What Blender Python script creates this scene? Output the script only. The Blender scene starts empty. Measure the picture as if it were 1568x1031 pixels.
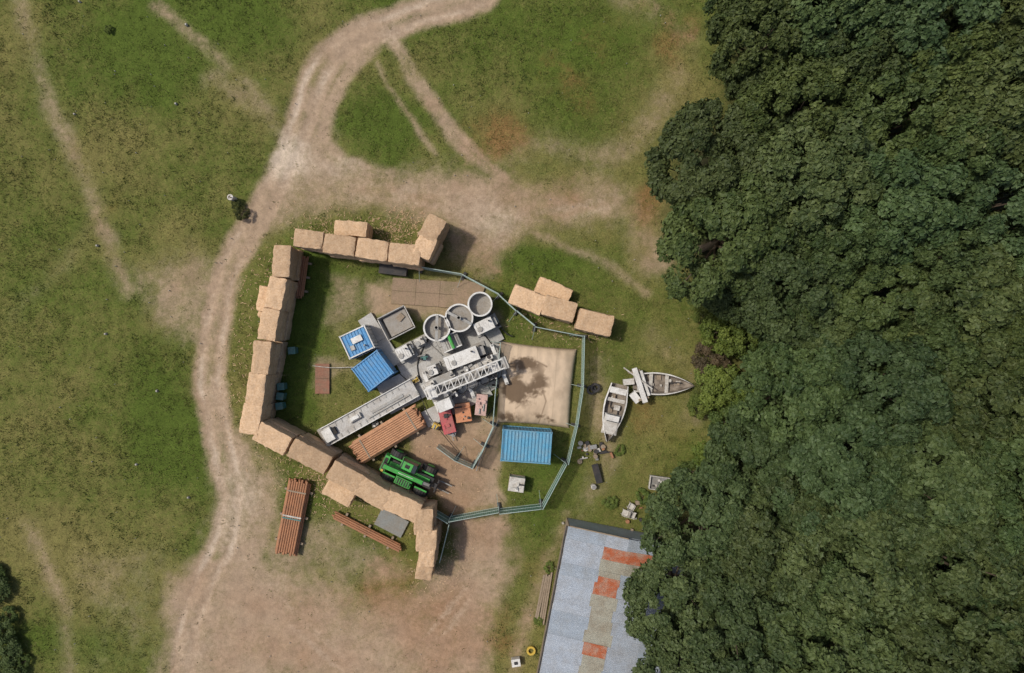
import bpy, math, random
import numpy as np
from mathutils import Matrix, Vector
random.seed(7); rng=np.random.default_rng(7)
S=18.0; CH=58.0
def W(px,py,h=0.0):
    k=(CH-h)/CH
    return ((px-784)/S*k,(515.5-py)/S*k,h)
scene=bpy.context.scene
COL=scene.collection
# ---------------------------------------------------------------- materials
MATS={}
def nd(nt,t,**kw):
    n=nt.nodes.new(t)
    for k,v in kw.items(): setattr(n,k,v)
    return n
def mat(name,col,rough=0.6,metal=0.0,dirt=0.35,dcol=None,scale=1.5,fine=9.0,bump=0.0,spec=0.4):
    if name in MATS: return MATS[name]
    m=bpy.data.materials.new(name); m.use_nodes=True; nt=m.node_tree
    b=nt.nodes['Principled BSDF']
    b.inputs['Roughness'].default_value=rough; b.inputs['Metallic'].default_value=metal
    b.inputs['Specular IOR Level'].default_value=spec
    geo=nd(nt,'ShaderNodeNewGeometry')
    n1=nd(nt,'ShaderNodeTexNoise'); n1.inputs['Scale'].default_value=scale; n1.inputs['Detail'].default_value=6; n1.inputs['Roughness'].default_value=0.65
    n2=nd(nt,'ShaderNodeTexNoise'); n2.inputs['Scale'].default_value=fine; n2.inputs['Detail'].default_value=3
    for n in (n1,n2): nt.links.new(geo.outputs['Position'],n.inputs['Vector'])
    r=nd(nt,'ShaderNodeMapRange'); r.inputs['From Min'].default_value=0.42; r.inputs['From Max'].default_value=0.68; r.inputs['To Max'].default_value=dirt
    nt.links.new(n1.outputs['Fac'],r.inputs['Value'])
    mx=nd(nt,'ShaderNodeMix',data_type='RGBA')
    d=dcol or (0.20,0.15,0.10)
    mx.inputs['A'].default_value=(*col,1); mx.inputs['B'].default_value=(*d,1)
    nt.links.new(r.outputs['Result'],mx.inputs['Factor'])
    hs=nd(nt,'ShaderNodeHueSaturation')
    r2=nd(nt,'ShaderNodeMapRange'); r2.inputs['From Min'].default_value=0.3; r2.inputs['From Max'].default_value=0.7; r2.inputs['To Min'].default_value=0.82; r2.inputs['To Max'].default_value=1.12
    nt.links.new(n2.outputs['Fac'],r2.inputs['Value']); nt.links.new(r2.outputs['Result'],hs.inputs['Value'])
    nt.links.new(mx.outputs['Result'],hs.inputs['Color']); nt.links.new(hs.outputs['Color'],b.inputs['Base Color'])
    if bump>0:
        bp=nd(nt,'ShaderNodeBump'); bp.inputs['Strength'].default_value=bump; bp.inputs['Distance'].default_value=0.05
        nt.links.new(n2.outputs['Fac'],bp.inputs['Height']); nt.links.new(bp.outputs['Normal'],b.inputs['Normal'])
    MATS[name]=m; return m
white=mat('white_paint',(0.66,0.65,0.62),0.45,dirt=0.35)
offw=mat('weathered_white',(0.54,0.52,0.48),0.6,dirt=0.6,scale=2.5)
grey=mat('grey_steel',(0.30,0.30,0.29),0.5,0.3,dirt=0.5)
lgrey=mat('light_grey_deck',(0.46,0.45,0.43),0.6,dirt=0.5,scale=1.1)
mgrey=mat('mat_grey',(0.38,0.37,0.35),0.8,dirt=0.6,dcol=(0.23,0.20,0.16),scale=0.6)
dark=mat('dark_rubber',(0.03,0.03,0.032),0.7,dirt=0.4,dcol=(0.12,0.09,0.07))
black=mat('black_gap',(0.02,0.02,0.02),0.8,dirt=0.2)
blue=mat('blue_paint',(0.08,0.27,0.52),0.5,dirt=0.45,dcol=(0.22,0.27,0.30),scale=2)
blue2=mat('blue_roof',(0.09,0.29,0.44),0.5,dirt=0.5,dcol=(0.22,0.28,0.30),scale=1.2)
green=mat('machine_green',(0.05,0.36,0.06),0.5,dirt=0.5,dcol=(0.10,0.16,0.06),scale=3)
red=mat('red_paint',(0.46,0.08,0.09),0.5,dirt=0.5)
orange=mat('orange_paint',(0.60,0.24,0.11),0.5,dirt=0.4)
pink=mat('faded_pink',(0.55,0.36,0.32),0.6,dirt=0.4)
yellow=mat('yellow_paint',(0.55,0.38,0.06),0.5,dirt=0.4)
teal=mat('teal_plastic',(0.05,0.16,0.15),0.5,dirt=0.3)
rust=mat('rusty_pipe',(0.37,0.175,0.09),0.75,0.1,dirt=0.6,dcol=(0.22,0.12,0.07),scale=1.5)
rustp=mat('rust_orange',(0.37,0.105,0.045),0.8,dirt=1.0,dcol=(0.36,0.27,0.21),scale=1.3)
wood=mat('old_timber',(0.28,0.22,0.16),0.85,dirt=0.5)
ply=mat('plywood',(0.29,0.205,0.14),0.85,dirt=0.8,dcol=(0.20,0.16,0.09),scale=0.8)
galv=mat('galvanised_sheet',(0.32,0.365,0.42),0.5,0.1,dirt=0.5,dcol=(0.25,0.25,0.24),scale=0.8)
galv2=mat('galvanised_sheet_pale',(0.37,0.41,0.465),0.5,0.1,dirt=0.5,dcol=(0.28,0.27,0.26),scale=1.0)
cream=mat('cream_fibreglass',(0.32,0.31,0.255),0.7,dirt=0.6,scale=1.0)
mud=mat('drilling_mud',(0.27,0.25,0.22),0.35,dirt=0.5,scale=2.5)
stone=mat('field_stone',(0.42,0.40,0.36),0.9,dirt=0.4)
glass=mat('dark_glass',(0.03,0.04,0.045),0.12,dirt=0.1)
bark=mat('bark',(0.10,0.075,0.055),0.9,dirt=0.4)
def straw_mat(name,c1,c2,c3):
    m=bpy.data.materials.new(name); m.use_nodes=True; nt=m.node_tree; b=nt.nodes['Principled BSDF']
    b.inputs['Roughness'].default_value=0.9; b.inputs['Specular IOR Level'].default_value=0.15
    geo=nd(nt,'ShaderNodeNewGeometry')
    n=nd(nt,'ShaderNodeTexNoise'); n.inputs['Scale'].default_value=7; n.inputs['Detail'].default_value=8; n.inputs['Roughness'].default_value=0.8
    nt.links.new(geo.outputs['Position'],n.inputs['Vector'])
    cr=nd(nt,'ShaderNodeValToRGB'); e=cr.color_ramp.elements
    e[0].position=0.3; e[0].color=(*c3,1); e[1].position=0.66; e[1].color=(*c2,1)
    x=e.new(0.46); x.color=(*c1,1)
    nt.links.new(n.outputs['Fac'],cr.inputs['Fac'])
    n2=nd(nt,'ShaderNodeTexNoise'); n2.inputs['Scale'].default_value=1.3; n2.inputs['Detail'].default_value=5
    nt.links.new(geo.outputs['Position'],n2.inputs['Vector'])
    at=nd(nt,'ShaderNodeAttribute',attribute_name='tone')
    ad=nd(nt,'ShaderNodeMath',operation='ADD'); nt.links.new(n2.outputs['Fac'],ad.inputs[0]); nt.links.new(at.outputs['Fac'],ad.inputs[1])
    r=nd(nt,'ShaderNodeMapRange'); r.inputs['From Min'].default_value=0.4; r.inputs['From Max'].default_value=1.5; r.inputs['To Min'].default_value=0.72; r.inputs['To Max'].default_value=1.15
    nt.links.new(ad.outputs[0],r.inputs['Value'])
    hs=nd(nt,'ShaderNodeHueSaturation'); nt.links.new(cr.outputs['Color'],hs.inputs['Color']); nt.links.new(r.outputs['Result'],hs.inputs['Value'])
    nt.links.new(hs.outputs['Color'],b.inputs['Base Color'])
    bp=nd(nt,'ShaderNodeBump'); bp.inputs['Strength'].default_value=0.7; bp.inputs['Distance'].default_value=0.08
    nt.links.new(n.outputs['Fac'],bp.inputs['Height']); nt.links.new(bp.outputs['Normal'],b.inputs['Normal'])
    return m
straw=straw_mat('straw',(0.53,0.355,0.215),(0.66,0.49,0.33),(0.34,0.21,0.12))
# ---------------------------------------------------------------- mesh builder
class MB:
    def __init__(s): s.v=[];s.f=[];s.m=[];s.ml=[];s.T=Matrix.Identity(4)
    def mi(s,m):
        if m not in s.ml: s.ml.append(m)
        return s.ml.index(m)
    def add(s,vs,fs,m):
        o=len(s.v); s.v+=[tuple(s.T@Vector(v)) for v in vs]; s.f+=[tuple(o+i for i in f) for f in fs]; s.m+=[s.mi(m)]*len(fs)
    def box(s,c,d,m,rz=0,rx=0,ry=0,taper=1.0):
        R=Matrix.Translation(c)@Matrix.Rotation(math.radians(rz),4,'Z')@Matrix.Rotation(math.radians(ry),4,'Y')@Matrix.Rotation(math.radians(rx),4,'X')
        x,y,z=d[0]/2,d[1]/2,d[2]/2; t=taper
        vs=[R@Vector(p) for p in ((-x,-y,-z),(x,-y,-z),(x,y,-z),(-x,y,-z),(-x*t,-y*t,z),(x*t,-y*t,z),(x*t,y*t,z),(-x*t,y*t,z))]
        s.add(vs,[(0,3,2,1),(4,5,6,7),(0,1,5,4),(1,2,6,5),(2,3,7,6),(3,0,4,7)],m)
    def cyl(s,p0,p1,r0,m,r1=None,n=12,caps=True):
        r1=r0 if r1 is None else r1
        p0=Vector(p0);p1=Vector(p1);q=(p1-p0).to_track_quat('Z','Y').to_matrix()
        vs=[];fs=[]
        for p,r in((p0,r0),(p1,r1)):
            for i in range(n):
                a=2*math.pi*i/n; vs.append(p+q@Vector((r*math.cos(a),r*math.sin(a),0)))
        for i in range(n): fs.append((i,(i+1)%n,n+(i+1)%n,n+i))
        if caps: fs+= [tuple(range(n-1,-1,-1)),tuple(range(n,2*n))]
        s.add(vs,fs,m)
    def path(s,pts,r,m,n=6):
        for a,b in zip(pts[:-1],pts[1:]): s.cyl(a,b,r,m,n=n)
    def tube(s,c,ro,ri,h,m,n=36):
        x,y,z=c; vs=[];fs=[]
        for r,zz in((ro,z),(ro,z+h),(ri,z+h),(ri,z)):
            for i in range(n):
                a=2*math.pi*i/n; vs.append((x+r*math.cos(a),y+r*math.sin(a),zz))
        for k in range(3):
            for i in range(n): fs.append((k*n+i,k*n+(i+1)%n,(k+1)*n+(i+1)%n,(k+1)*n+i))
        s.add(vs,fs,m)
    def corr(s,x0,x1,y0,y1,zf,m,pitch=0.2,amp=0.03):
        n=max(4,int((x1-x0)/pitch*6)); vs=[];fs=[]
        for i in range(n+1):
            x=x0+(x1-x0)*i/n; w=amp*max(-0.6,min(0.6,math.sin(2*math.pi*x/pitch)))*1.6
            vs+=[(x,y0,zf(x,y0)+w),(x,y1,zf(x,y1)+w)]
        for i in range(n): fs.append((2*i,2*i+2,2*i+3,2*i+1))
        s.add(vs,fs,m)
    def obj(s,name,loc=(0,0,0),rz=0,bevel=0.0,smooth=False):
        me=bpy.data.meshes.new(name); me.from_pydata(s.v,[],s.f)
        for m in s.ml: me.materials.append(m)
        me.polygons.foreach_set('material_index',s.m)
        if smooth: me.polygons.foreach_set('use_smooth',[True]*len(s.f))
        me.update()
        o=bpy.data.objects.new(name,me); COL.objects.link(o); o.location=loc; o.rotation_euler=(0,0,math.radians(rz))
        if bevel>0:
            b=o.modifiers.new('bevel','BEVEL'); b.width=bevel; b.segments=2; b.limit_method='ANGLE'; b.angle_limit=math.radians(50)
        return o
def npmesh(name,V,F,mats,mi=None,attrs=None,smooth=False):
    me=bpy.data.meshes.new(name); k=F.shape[1]
    me.vertices.add(len(V)); me.vertices.foreach_set('co',V.astype(np.float32).ravel())
    me.loops.add(F.size); me.loops.foreach_set('vertex_index',F.astype(np.int32).ravel())
    me.polygons.add(len(F)); me.polygons.foreach_set('loop_start',np.arange(0,F.size,k,dtype=np.int32))
    try: me.polygons.foreach_set('loop_total',np.full(len(F),k,dtype=np.int32))
    except Exception: pass
    for m in mats: me.materials.append(m)
    if mi is not None: me.polygons.foreach_set('material_index',mi.astype(np.int32))
    me.polygons.foreach_set('use_smooth',np.full(len(F),smooth))
    me.update(calc_edges=True)
    for an,(t,dom,data) in (attrs or {}).items():
        a=me.attributes.new(an,t,dom); a.data.foreach_set('color' if t=='FLOAT_COLOR' else 'value',data.astype(np.float32).ravel())
    return me
# ---------------------------------------------------------------- noise
def vnoise(x,y,sc,seed):
    r=np.random.default_rng(seed); T=r.random((256,256))
    X=x/sc;Y=y/sc; xi=np.floor(X).astype(int);yi=np.floor(Y).astype(int); fx=X-xi;fy=Y-yi
    fx=fx*fx*(3-2*fx);fy=fy*fy*(3-2*fy)
    a=T[xi%256,yi%256];b=T[(xi+1)%256,yi%256];c=T[xi%256,(yi+1)%256];d=T[(xi+1)%256,(yi+1)%256]
    return (a*(1-fx)+b*fx)*(1-fy)+(c*(1-fx)+d*fx)*fy
def fbm(x,y,sc,seed,o=4):
    t=0;a=1;n=0
    for i in range(o):
        ang=.6*i+.3; u=x*math.cos(ang)-y*math.sin(ang); v=x*math.sin(ang)+y*math.cos(ang)
        t=t+a*vnoise(u+13.7*i,v-7.1*i,sc/2**i,seed+i);n+=a;a*=0.55
    return t/n
def sst(a,b,x):
    t=np.clip((x-a)/(b-a),0,1); return t*t*(3-2*t)
def dpoly(px,py,pts):
    d=np.full(px.shape,1e9)
    for (ax,ay),(bx,by) in zip(pts[:-1],pts[1:]):
        vx,vy=bx-ax,by-ay; t=np.clip(((px-ax)*vx+(py-ay)*vy)/(vx*vx+vy*vy),0,1)
        d=np.minimum(d,np.hypot(px-ax-t*vx,py-ay-t*vy))
    return d
def sdf(px,py,pts):
    d=dpoly(px,py,pts+[pts[0]]); ins=np.zeros(px.shape,bool); n=len(pts)
    for i in range(n):
        x1,y1=pts[i];x2,y2=pts[(i+1)%n]
        c=((y1>py)!=(y2>py))&(px<(x2-x1)*(py-y1)/((y2-y1) if y2!=y1 else 1e-9)+x1); ins^=c
    return np.where(ins,-d,d)
def cr_(pts,n=6):
    out=[];P=[np.array(p,float) for p in pts]
    for i in range(len(P)-1):
        p0=P[max(i-1,0)];p1=P[i];p2=P[i+1];p3=P[min(i+2,len(P)-1)]
        for t in np.linspace(0,1,n,endpoint=False):
            out.append(tuple(.5*((2*p1)+(p2-p0)*t+(2*p0-5*p1+4*p2-p3)*t*t+(3*p1-p0-3*p2+p3)*t**3)))
    out.append(tuple(P[-1]));return out
FOREST=[(1110,-300),(1110,170),(1060,200),(1030,240),(1025,330),(1060,440),(1120,500),(1140,640),(1100,700),(1030,780),(1000,840),(1000,1400),(2600,1400),(2600,-300)]
MAIN=cr_([(760,-40),(735,-5),(660,12),(610,36),(560,52),(510,80),(485,115),(470,160),(452,215),(428,270),(402,320),(372,370),(347,420),(332,480),(322,560),(325,620),(338,680),(352,740),(345,820),(320,880),(290,950),(275,1040)],3)
def ground_masks(X,Y):
    px=784+X*S; py=515.5-Y*S
    wx=(fbm(X,Y,3.0,11)-.5)*44+(fbm(X,Y,0.8,12)-.5)*14; wy=(fbm(X,Y,3.0,21)-.5)*44+(fbm(X,Y,0.8,22)-.5)*14
    qx=px+wx*0.8;qy=py+wy*0.8
    D=np.zeros(px.shape);P=np.zeros(px.shape);R=np.zeros(px.shape);L=np.full(px.shape,0.46)
    mod=np.clip(fbm(X,Y,4,301)*2.2-.5,0.15,1)
    def st(pts,hw,so,k,rut=0,rk=.6):
        nonlocal D,P
        d=dpoly(px+wx*.3,py+wy*.3,pts); m=(1-sst(hw-so,hw+so,d))*k
        if rut:
            m=m*(1-0.42*np.exp(-(d/(rut*.55))**2)*mod); P=np.maximum(P,np.exp(-((d-rut)/(rut*.55))**2)*k*rk*mod)
        D=np.maximum(D,m)
    def pr(pts,w,k):
        nonlocal P
        d=dpoly(px+wx*.25,py+wy*.25,cr_(pts)); P=np.maximum(P,np.exp(-((d-9)/w)**2)*k*mod)
    def ar(pts,so,k):
        nonlocal D
        D=np.maximum(D,(1-sst(-so,so,sdf(qx,qy,pts)))*k)
    st(MAIN,25,12,.95,rut=13,rk=.7)
    st(cr_([(590,50),(615,85),(650,145),(700,212),(742,250),(790,290)]),12,12,.78,rut=7,rk=.4)
    st(cr_([(575,62),(540,98),(512,140),(494,190),(505,225),(545,255),(600,268)]),12,13,.85,rut=7,rk=.35)
    st(cr_([(575,95),(600,140),(632,190),(668,236)]),5,8,.5)
    st([(20,-20),(60,110),(100,210),(150,330),(190,440)],15,20,.50)
    st([(240,10),(340,90),(430,190)],10,15,.50)
    st([(330,120),(400,165),(440,210)],20,24,.46)
    st([(150,330),(100,400),(20,480)],14,24,.25)
    st([(800,345),(860,372),(925,398),(990,450)],8,12,.55)
    st(cr_([(760,250),(830,225),(930,240),(1000,180),(1045,110),(1040,45),(960,-10)]),24,30,.42)
    st([(900,290),(985,330),(1000,400)],34,34,.45)
    st([(870,790),(830,880),(800,960),(780,1060)],12,16,.55)
    st([(915,560),(930,700),(890,790)],20,24,.42)
    st([(40,800),(95,930),(110,1060)],12,24,.4)
    st([(1000,520),(1060,560),(1060,640)],20,25,.35)
    ar([(440,180),(490,190),(530,245),(600,262),(690,250),(760,258),(850,285),(900,290),(950,290),(955,335),(900,352),(830,340),(800,355),(770,410),(730,420),(695,395),(685,340),(600,325),(500,325),(450,350),(385,370),(400,310)],30,.74)
    ar([(330,660),(372,660),(395,700),(430,740),(410,860),(500,885),(560,905),(640,905),(695,850),(700,790),(770,780),(785,870),(745,960),(745,1100),(225,1100),(245,960),(252,890),(320,850)],30,.80)
    ar([(200,420),(300,375),(350,420),(325,600),(300,560),(235,490)],40,.60)
    ar([(120,850),(260,830),(250,1031),(140,1031)],50,.3)
    ar([(630,640),(765,640),(775,775),(690,785),(620,740)],14,.88)
    ar([(560,430),(740,420),(770,500),(640,485),(560,495)],16,.72)
    ar([(478,545),(545,550),(530,570),(505,610),(478,600)],14,.5)
    ar([(500,420),(560,430),(560,480),(530,520),(500,500)],26,.4)
    ar([(690,790),(780,780),(770,860),(700,870)],16,.92)
    ar([(400,780),(520,800),(640,880),(560,930),(400,900)],34,.58)
    def bl(x,y,rx,ry,k):
        return k*np.exp(-(((px+wx-x)/rx)**2+((py+wy-y)/ry)**2))
    P=np.maximum(P,bl(435,235,40,45,1)+bl(525,255,45,25,.5)+bl(765,345,45,30,.5)+bl(330,600,30,60,.35)+bl(370,740,40,60,.4)+bl(700,310,60,30,.35)+bl(510,60,40,20,.3)+bl(600,60,30,25,.4)+bl(330,400,40,50,.15)+bl(590,345,60,14,.5)+bl(280,980,60,60,.3)+bl(330,800,50,70,.35))
    pr([(735,775),(745,850),(705,930),(650,990),(600,1060)],7,.45);pr([(350,740),(380,850),(450,950),(560,1050)],7,.35);pr([(385,700),(430,760),(425,880),(400,1050)],8,.3);pr([(500,330),(640,300),(760,330),(860,330),(960,300)],8,.4);pr([(450,300),(540,290),(700,300)],8,.35)
    P=P*np.clip(D*1.4,0,1)
    R+=bl(770,215,50,40,.9)+bl(735,150,40,40,.5)+bl(830,140,90,80,.45)+bl(1035,60,35,60,.9)+bl(975,10,30,20,.6)+bl(900,300,80,50,.7)+bl(990,320,30,50,.7)+bl(180,260,70,60,.35)+bl(220,330,60,50,.2)+bl(190,720,70,60,.25)+bl(560,920,130,60,.6)+bl(700,820,70,80,.7)+bl(700,700,70,70,.8)+bl(620,450,80,40,.5)+bl(1010,640,50,60,.5)+bl(740,380,60,40,.7)+bl(700,980,90,80,.7)+bl(230,500,80,60,.35)+bl(620,290,90,30,.4)+bl(420,960,120,90,.5)
    L+=bl(200,90,180,120,.22)+bl(330,20,160,60,.3)+bl(560,180,60,70,.5)+bl(600,200,40,40,.4)+bl(850,110,150,110,.25)+bl(790,30,150,50,.3)+bl(475,450,45,90,.7)+bl(450,600,40,90,.5)+bl(880,420,120,50,.2)+bl(820,395,60,20,.5)+bl(220,650,90,110,.5)+bl(60,450,90,120,.2)+bl(560,855,70,40,.3)+bl(940,560,60,60,.25)+bl(890,740,60,80,.2)+bl(300,690,40,60,.3)+bl(30,980,60,90,.2)+bl(460,800,60,60,.2)+bl(640,690,30,30,.2)
    L-=bl(60,850,120,120,.25)+bl(1000,240,80,90,.15)+bl(150,230,50,120,.15)
    n=fbm(X,Y,6,41,5)-.5; n2=fbm(X,Y,1.6,51,4)-.5
    L=L+n*.9+n2*.3; R=R*.8+(fbm(X,Y,4,61,5)-.58)*1.3; D=D+((fbm(X,Y,5,77,4)-.5)*.5+n2*.40+(fbm(X,Y,.5,71,3)-.5)*.25)*np.clip(D*3,0.2,1)*np.clip(1.75-D,0.3,1)
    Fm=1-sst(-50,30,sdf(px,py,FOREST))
    return np.clip(D,0,1),np.clip(L,0,1),np.clip(R,0,1),np.clip(P,0,1),Fm
# ---------------------------------------------------------------- ground
def axis(lo,hi,step):
    a=list(np.arange(lo,hi+1e-6,step)); s=step; x=hi
    while x<900: s*=1.35; x+=s; a.append(x)
    s=step;x=lo;pre=[]
    while x>-900: s*=1.35; x-=s; pre.append(x)
    return np.array(pre[::-1]+a)
ax=axis(-46,46,0.15); ay=axis(-31,31,0.15)
X,Y=np.meshgrid(ax,ay); D,L,R,P,Fm=ground_masks(X,Y)
def gz(X,Y,D):
    return (fbm(X,Y,9,81,3)-.5)*0.22+(fbm(X,Y,0.55,91,3)-.5)*0.11*(1-D*.75)-0.05*D
Z=gz(X,Y,D)*1.0-0.10
dm=dpoly(784+X*S,515.5-Y*S,MAIN); Z-=0.05*np.exp(-((dm-12)/7)**2)
V=np.stack([X.ravel(),Y.ravel(),Z.ravel()],1)
ny,nx=X.shape; idx=np.arange(nx*ny).reshape(ny,nx)
F=np.stack([idx[:-1,:-1].ravel(),idx[:-1,1:].ravel(),idx[1:,1:].ravel(),idx[1:,:-1].ravel()],1)
def ground_mat():
    m=bpy.data.materials.new('field_ground'); m.use_nodes=True; nt=m.node_tree; b=nt.nodes['Principled BSDF']
    b.inputs['Roughness'].default_value=0.95; b.inputs['Specular IOR Level'].default_value=0.1
    L_=nt.links.new
    a=nd(nt,'ShaderNodeAttribute',attribute_name='masks'); sp=nd(nt,'ShaderNodeSeparateColor'); L_(a.outputs['Color'],sp.inputs['Color'])
    a2=nd(nt,'ShaderNodeAttribute',attribute_name='forest'); a3=nd(nt,'ShaderNodeAttribute',attribute_name='pale')
    geo=nd(nt,'ShaderNodeNewGeometry')
    def noise(s,d=4,r=.6):
        n=nd(nt,'ShaderNodeTexNoise'); n.inputs['Scale'].default_value=s; n.inputs['Detail'].default_value=d; n.inputs['Roughness'].default_value=r; L_(geo.outputs['Position'],n.inputs['Vector']); return n.outputs['Fac']
    def mixc(f,A,B):
        n=nd(nt,'ShaderNodeMix',data_type='RGBA')
        for s,v in(('A',A),('B',B)):
            if isinstance(v,tuple): n.inputs[s].default_value=(*v,1)
            else: L_(v,n.inputs[s])
        L_(f,n.inputs['Factor']); return n.outputs['Result']
    def jit(v,n,k,lo=0.3,hi=0.7):
        q=nd(nt,'ShaderNodeMath',operation='MULTIPLY_ADD'); L_(n,q.inputs[0]); q.inputs[1].default_value=k
        w=nd(nt,'ShaderNodeMath',operation='ADD'); w.inputs[1].default_value=-k/2; L_(v,w.inputs[0]); L_(w.outputs[0],q.inputs[2])
        r=nd(nt,'ShaderNodeMapRange',interpolation_type='SMOOTHSTEP'); r.inputs['From Min'].default_value=lo; r.inputs['From Max'].default_value=hi; L_(q.outputs[0],r.inputs['Value']); return r.outputs['Result']
    def val(c,f,a_,b_,lo,hi):
        r=nd(nt,'ShaderNodeMapRange'); r.inputs['From Min'].default_value=a_; r.inputs['From Max'].default_value=b_; r.inputs['To Min'].default_value=lo; r.inputs['To Max'].default_value=hi; L_(f,r.inputs['Value'])
        hs=nd(nt,'ShaderNodeHueSaturation'); L_(c,hs.inputs['Color']); L_(r.outputs['Result'],hs.inputs['Value']); return hs.outputs['Color']
    nA=noise(3.2,6,.72); nB=noise(11,4,.75); nC=noise(0.9,4,.6); nD=noise(28,3,.6)
    g=mixc(jit(sp.outputs[1],nA,.9,.12,.88),(0.170,0.152,0.052),(0.076,0.108,0.019))
    g=mixc(jit(sp.outputs[2],nA,.9,.25,.95),g,(0.195,0.118,0.045))
    g=val(g,nB,.36,.64,.64,1.36); g=val(g,nC,.35,.65,.88,1.1)
    d1=mixc(sp.outputs[2],(0.375,0.275,0.19),(0.32,0.195,0.12))
    d1=mixc(jit(a3.outputs['Fac'],nA,.6,.1,1.0),d1,(0.54,0.44,0.34))
    d1=val(d1,nD,.3,.7,.80,1.15); d1=val(d1,nC,.3,.7,.86,1.1); d1=val(d1,nA,.35,.65,.86,1.1)
    dn=nd(nt,'ShaderNodeMath',operation='ADD'); L_(nA,dn.inputs[0]); L_(nB,dn.inputs[1])
    dh=nd(nt,'ShaderNodeMath',operation='MULTIPLY'); L_(dn.outputs[0],dh.inputs[0]); dh.inputs[1].default_value=.5
    c=mixc(jit(sp.outputs[0],dh.outputs[0],1.2,.08,.97),g,d1)
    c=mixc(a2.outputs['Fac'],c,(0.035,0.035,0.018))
    L_(c,b.inputs['Base Color'])
    bp=nd(nt,'ShaderNodeBump'); bp.inputs['Strength'].default_value=.5; bp.inputs['Distance'].default_value=.08; L_(nB,bp.inputs['Height']); L_(bp.outputs['Normal'],b.inputs['Normal'])
    return m
masks=np.stack([D.ravel(),L.ravel(),R.ravel(),np.ones(D.size)],1)
me=npmesh('ground',V,F,[ground_mat()],attrs={'masks':('FLOAT_COLOR','POINT',masks),'forest':('FLOAT','POINT',Fm.ravel()),'pale':('FLOAT','POINT',P.ravel())},smooth=True)
COL.objects.link(bpy.data.objects.new('ground',me))
# ---------------------------------------------------------------- grass tufts
def leafmat(name,c1,c2,rough=.6,obj=True,spec=.35):
    m=bpy.data.materials.new(name); m.use_nodes=True; nt=m.node_tree; b=nt.nodes['Principled BSDF']
    b.inputs['Roughness'].default_value=rough; b.inputs['Specular IOR Level'].default_value=spec
    a=nd(nt,'ShaderNodeAttribute',attribute_name='rnd')
    mx=nd(nt,'ShaderNodeMix',data_type='RGBA'); mx.inputs['A'].default_value=(*c1,1); mx.inputs['B'].default_value=(*c2,1)
    nt.links.new(a.outputs['Fac'],mx.inputs['Factor']); out=mx.outputs['Result']
    if obj:
        oi=nd(nt,'ShaderNodeObjectInfo'); m2=nd(nt,'ShaderNodeMix',data_type='RGBA',blend_type='MULTIPLY'); m2.inputs['Factor'].default_value=1
        nt.links.new(out,m2.inputs['A']); nt.links.new(oi.outputs['Color'],m2.inputs['B']); out=m2.outputs['Result']
    nt.links.new(out,b.inputs['Base Color']); return m
def blades(name,n,test,h0,h1,m,spread=.12,per=6,seed=3):
    r=np.random.default_rng(seed); x=r.uniform(-45,45,n*4);y=r.uniform(-30,30,n*4)
    D,L,R,P,Fm=ground_masks(x,y); k=test(D,L,R,P,Fm,x,y)>r.random(n*4); x=x[k][:n];y=y[k][:n];z=gz(x,y,D[k][:n])-.10
    N=len(x); x=np.repeat(x,per)+r.normal(0,spread,N*per);y=np.repeat(y,per)+r.normal(0,spread,N*per);z=np.repeat(z,per)
    hh=np.repeat(r.uniform(h0,h1,N),per)*r.uniform(.6,1.1,N*per); a=r.uniform(0,6.283,N*per); w=r.uniform(.015,.035,N*per)*1.2
    le=r.uniform(.3,1.3,N*per)*hh; b_=r.uniform(0,6.283,N*per)
    A=np.stack([x-np.cos(a)*w,y-np.sin(a)*w,z-.03],1);B=np.stack([x+np.cos(a)*w,y+np.sin(a)*w,z-.03],1);C=np.stack([x+np.cos(b_)*le,y+np.sin(b_)*le,z+hh],1)
    V=np.stack([A,B,C],1).reshape(-1,3);F=np.arange(len(V)).reshape(-1,3)
    me=npmesh(name,V,F,[m],attrs={'rnd':('FLOAT','FACE',np.clip(np.repeat(r.random(N),per)+r.normal(0,.2,N*per),0,1))})
    o=bpy.data.objects.new(name,me);COL.objects.link(o)
grassm=leafmat('grass_blades',(0.085,0.12,0.025),(0.22,0.205,0.075),.8,False,spec=.1)
blades('grass_tufts',32000,lambda D,L,R,P,Fm,x,y:np.clip(1-D*1.8,0.03,1)*(.35+.65*sst(.4,.62,fbm(x,y,2.2,131)))*(1-Fm),.06,.18,grassm)
blades('weeds',1300,lambda D,L,R,P,Fm,x,y:np.clip(1-D*2.0,0,1)*sst(.5,.66,fbm(x,y,5,141)),.2,.35,leafmat('weed_leaves',(0.045,0.075,0.02),(0.11,0.13,0.035),.8,False,spec=.1),.16,10,5)
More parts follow.
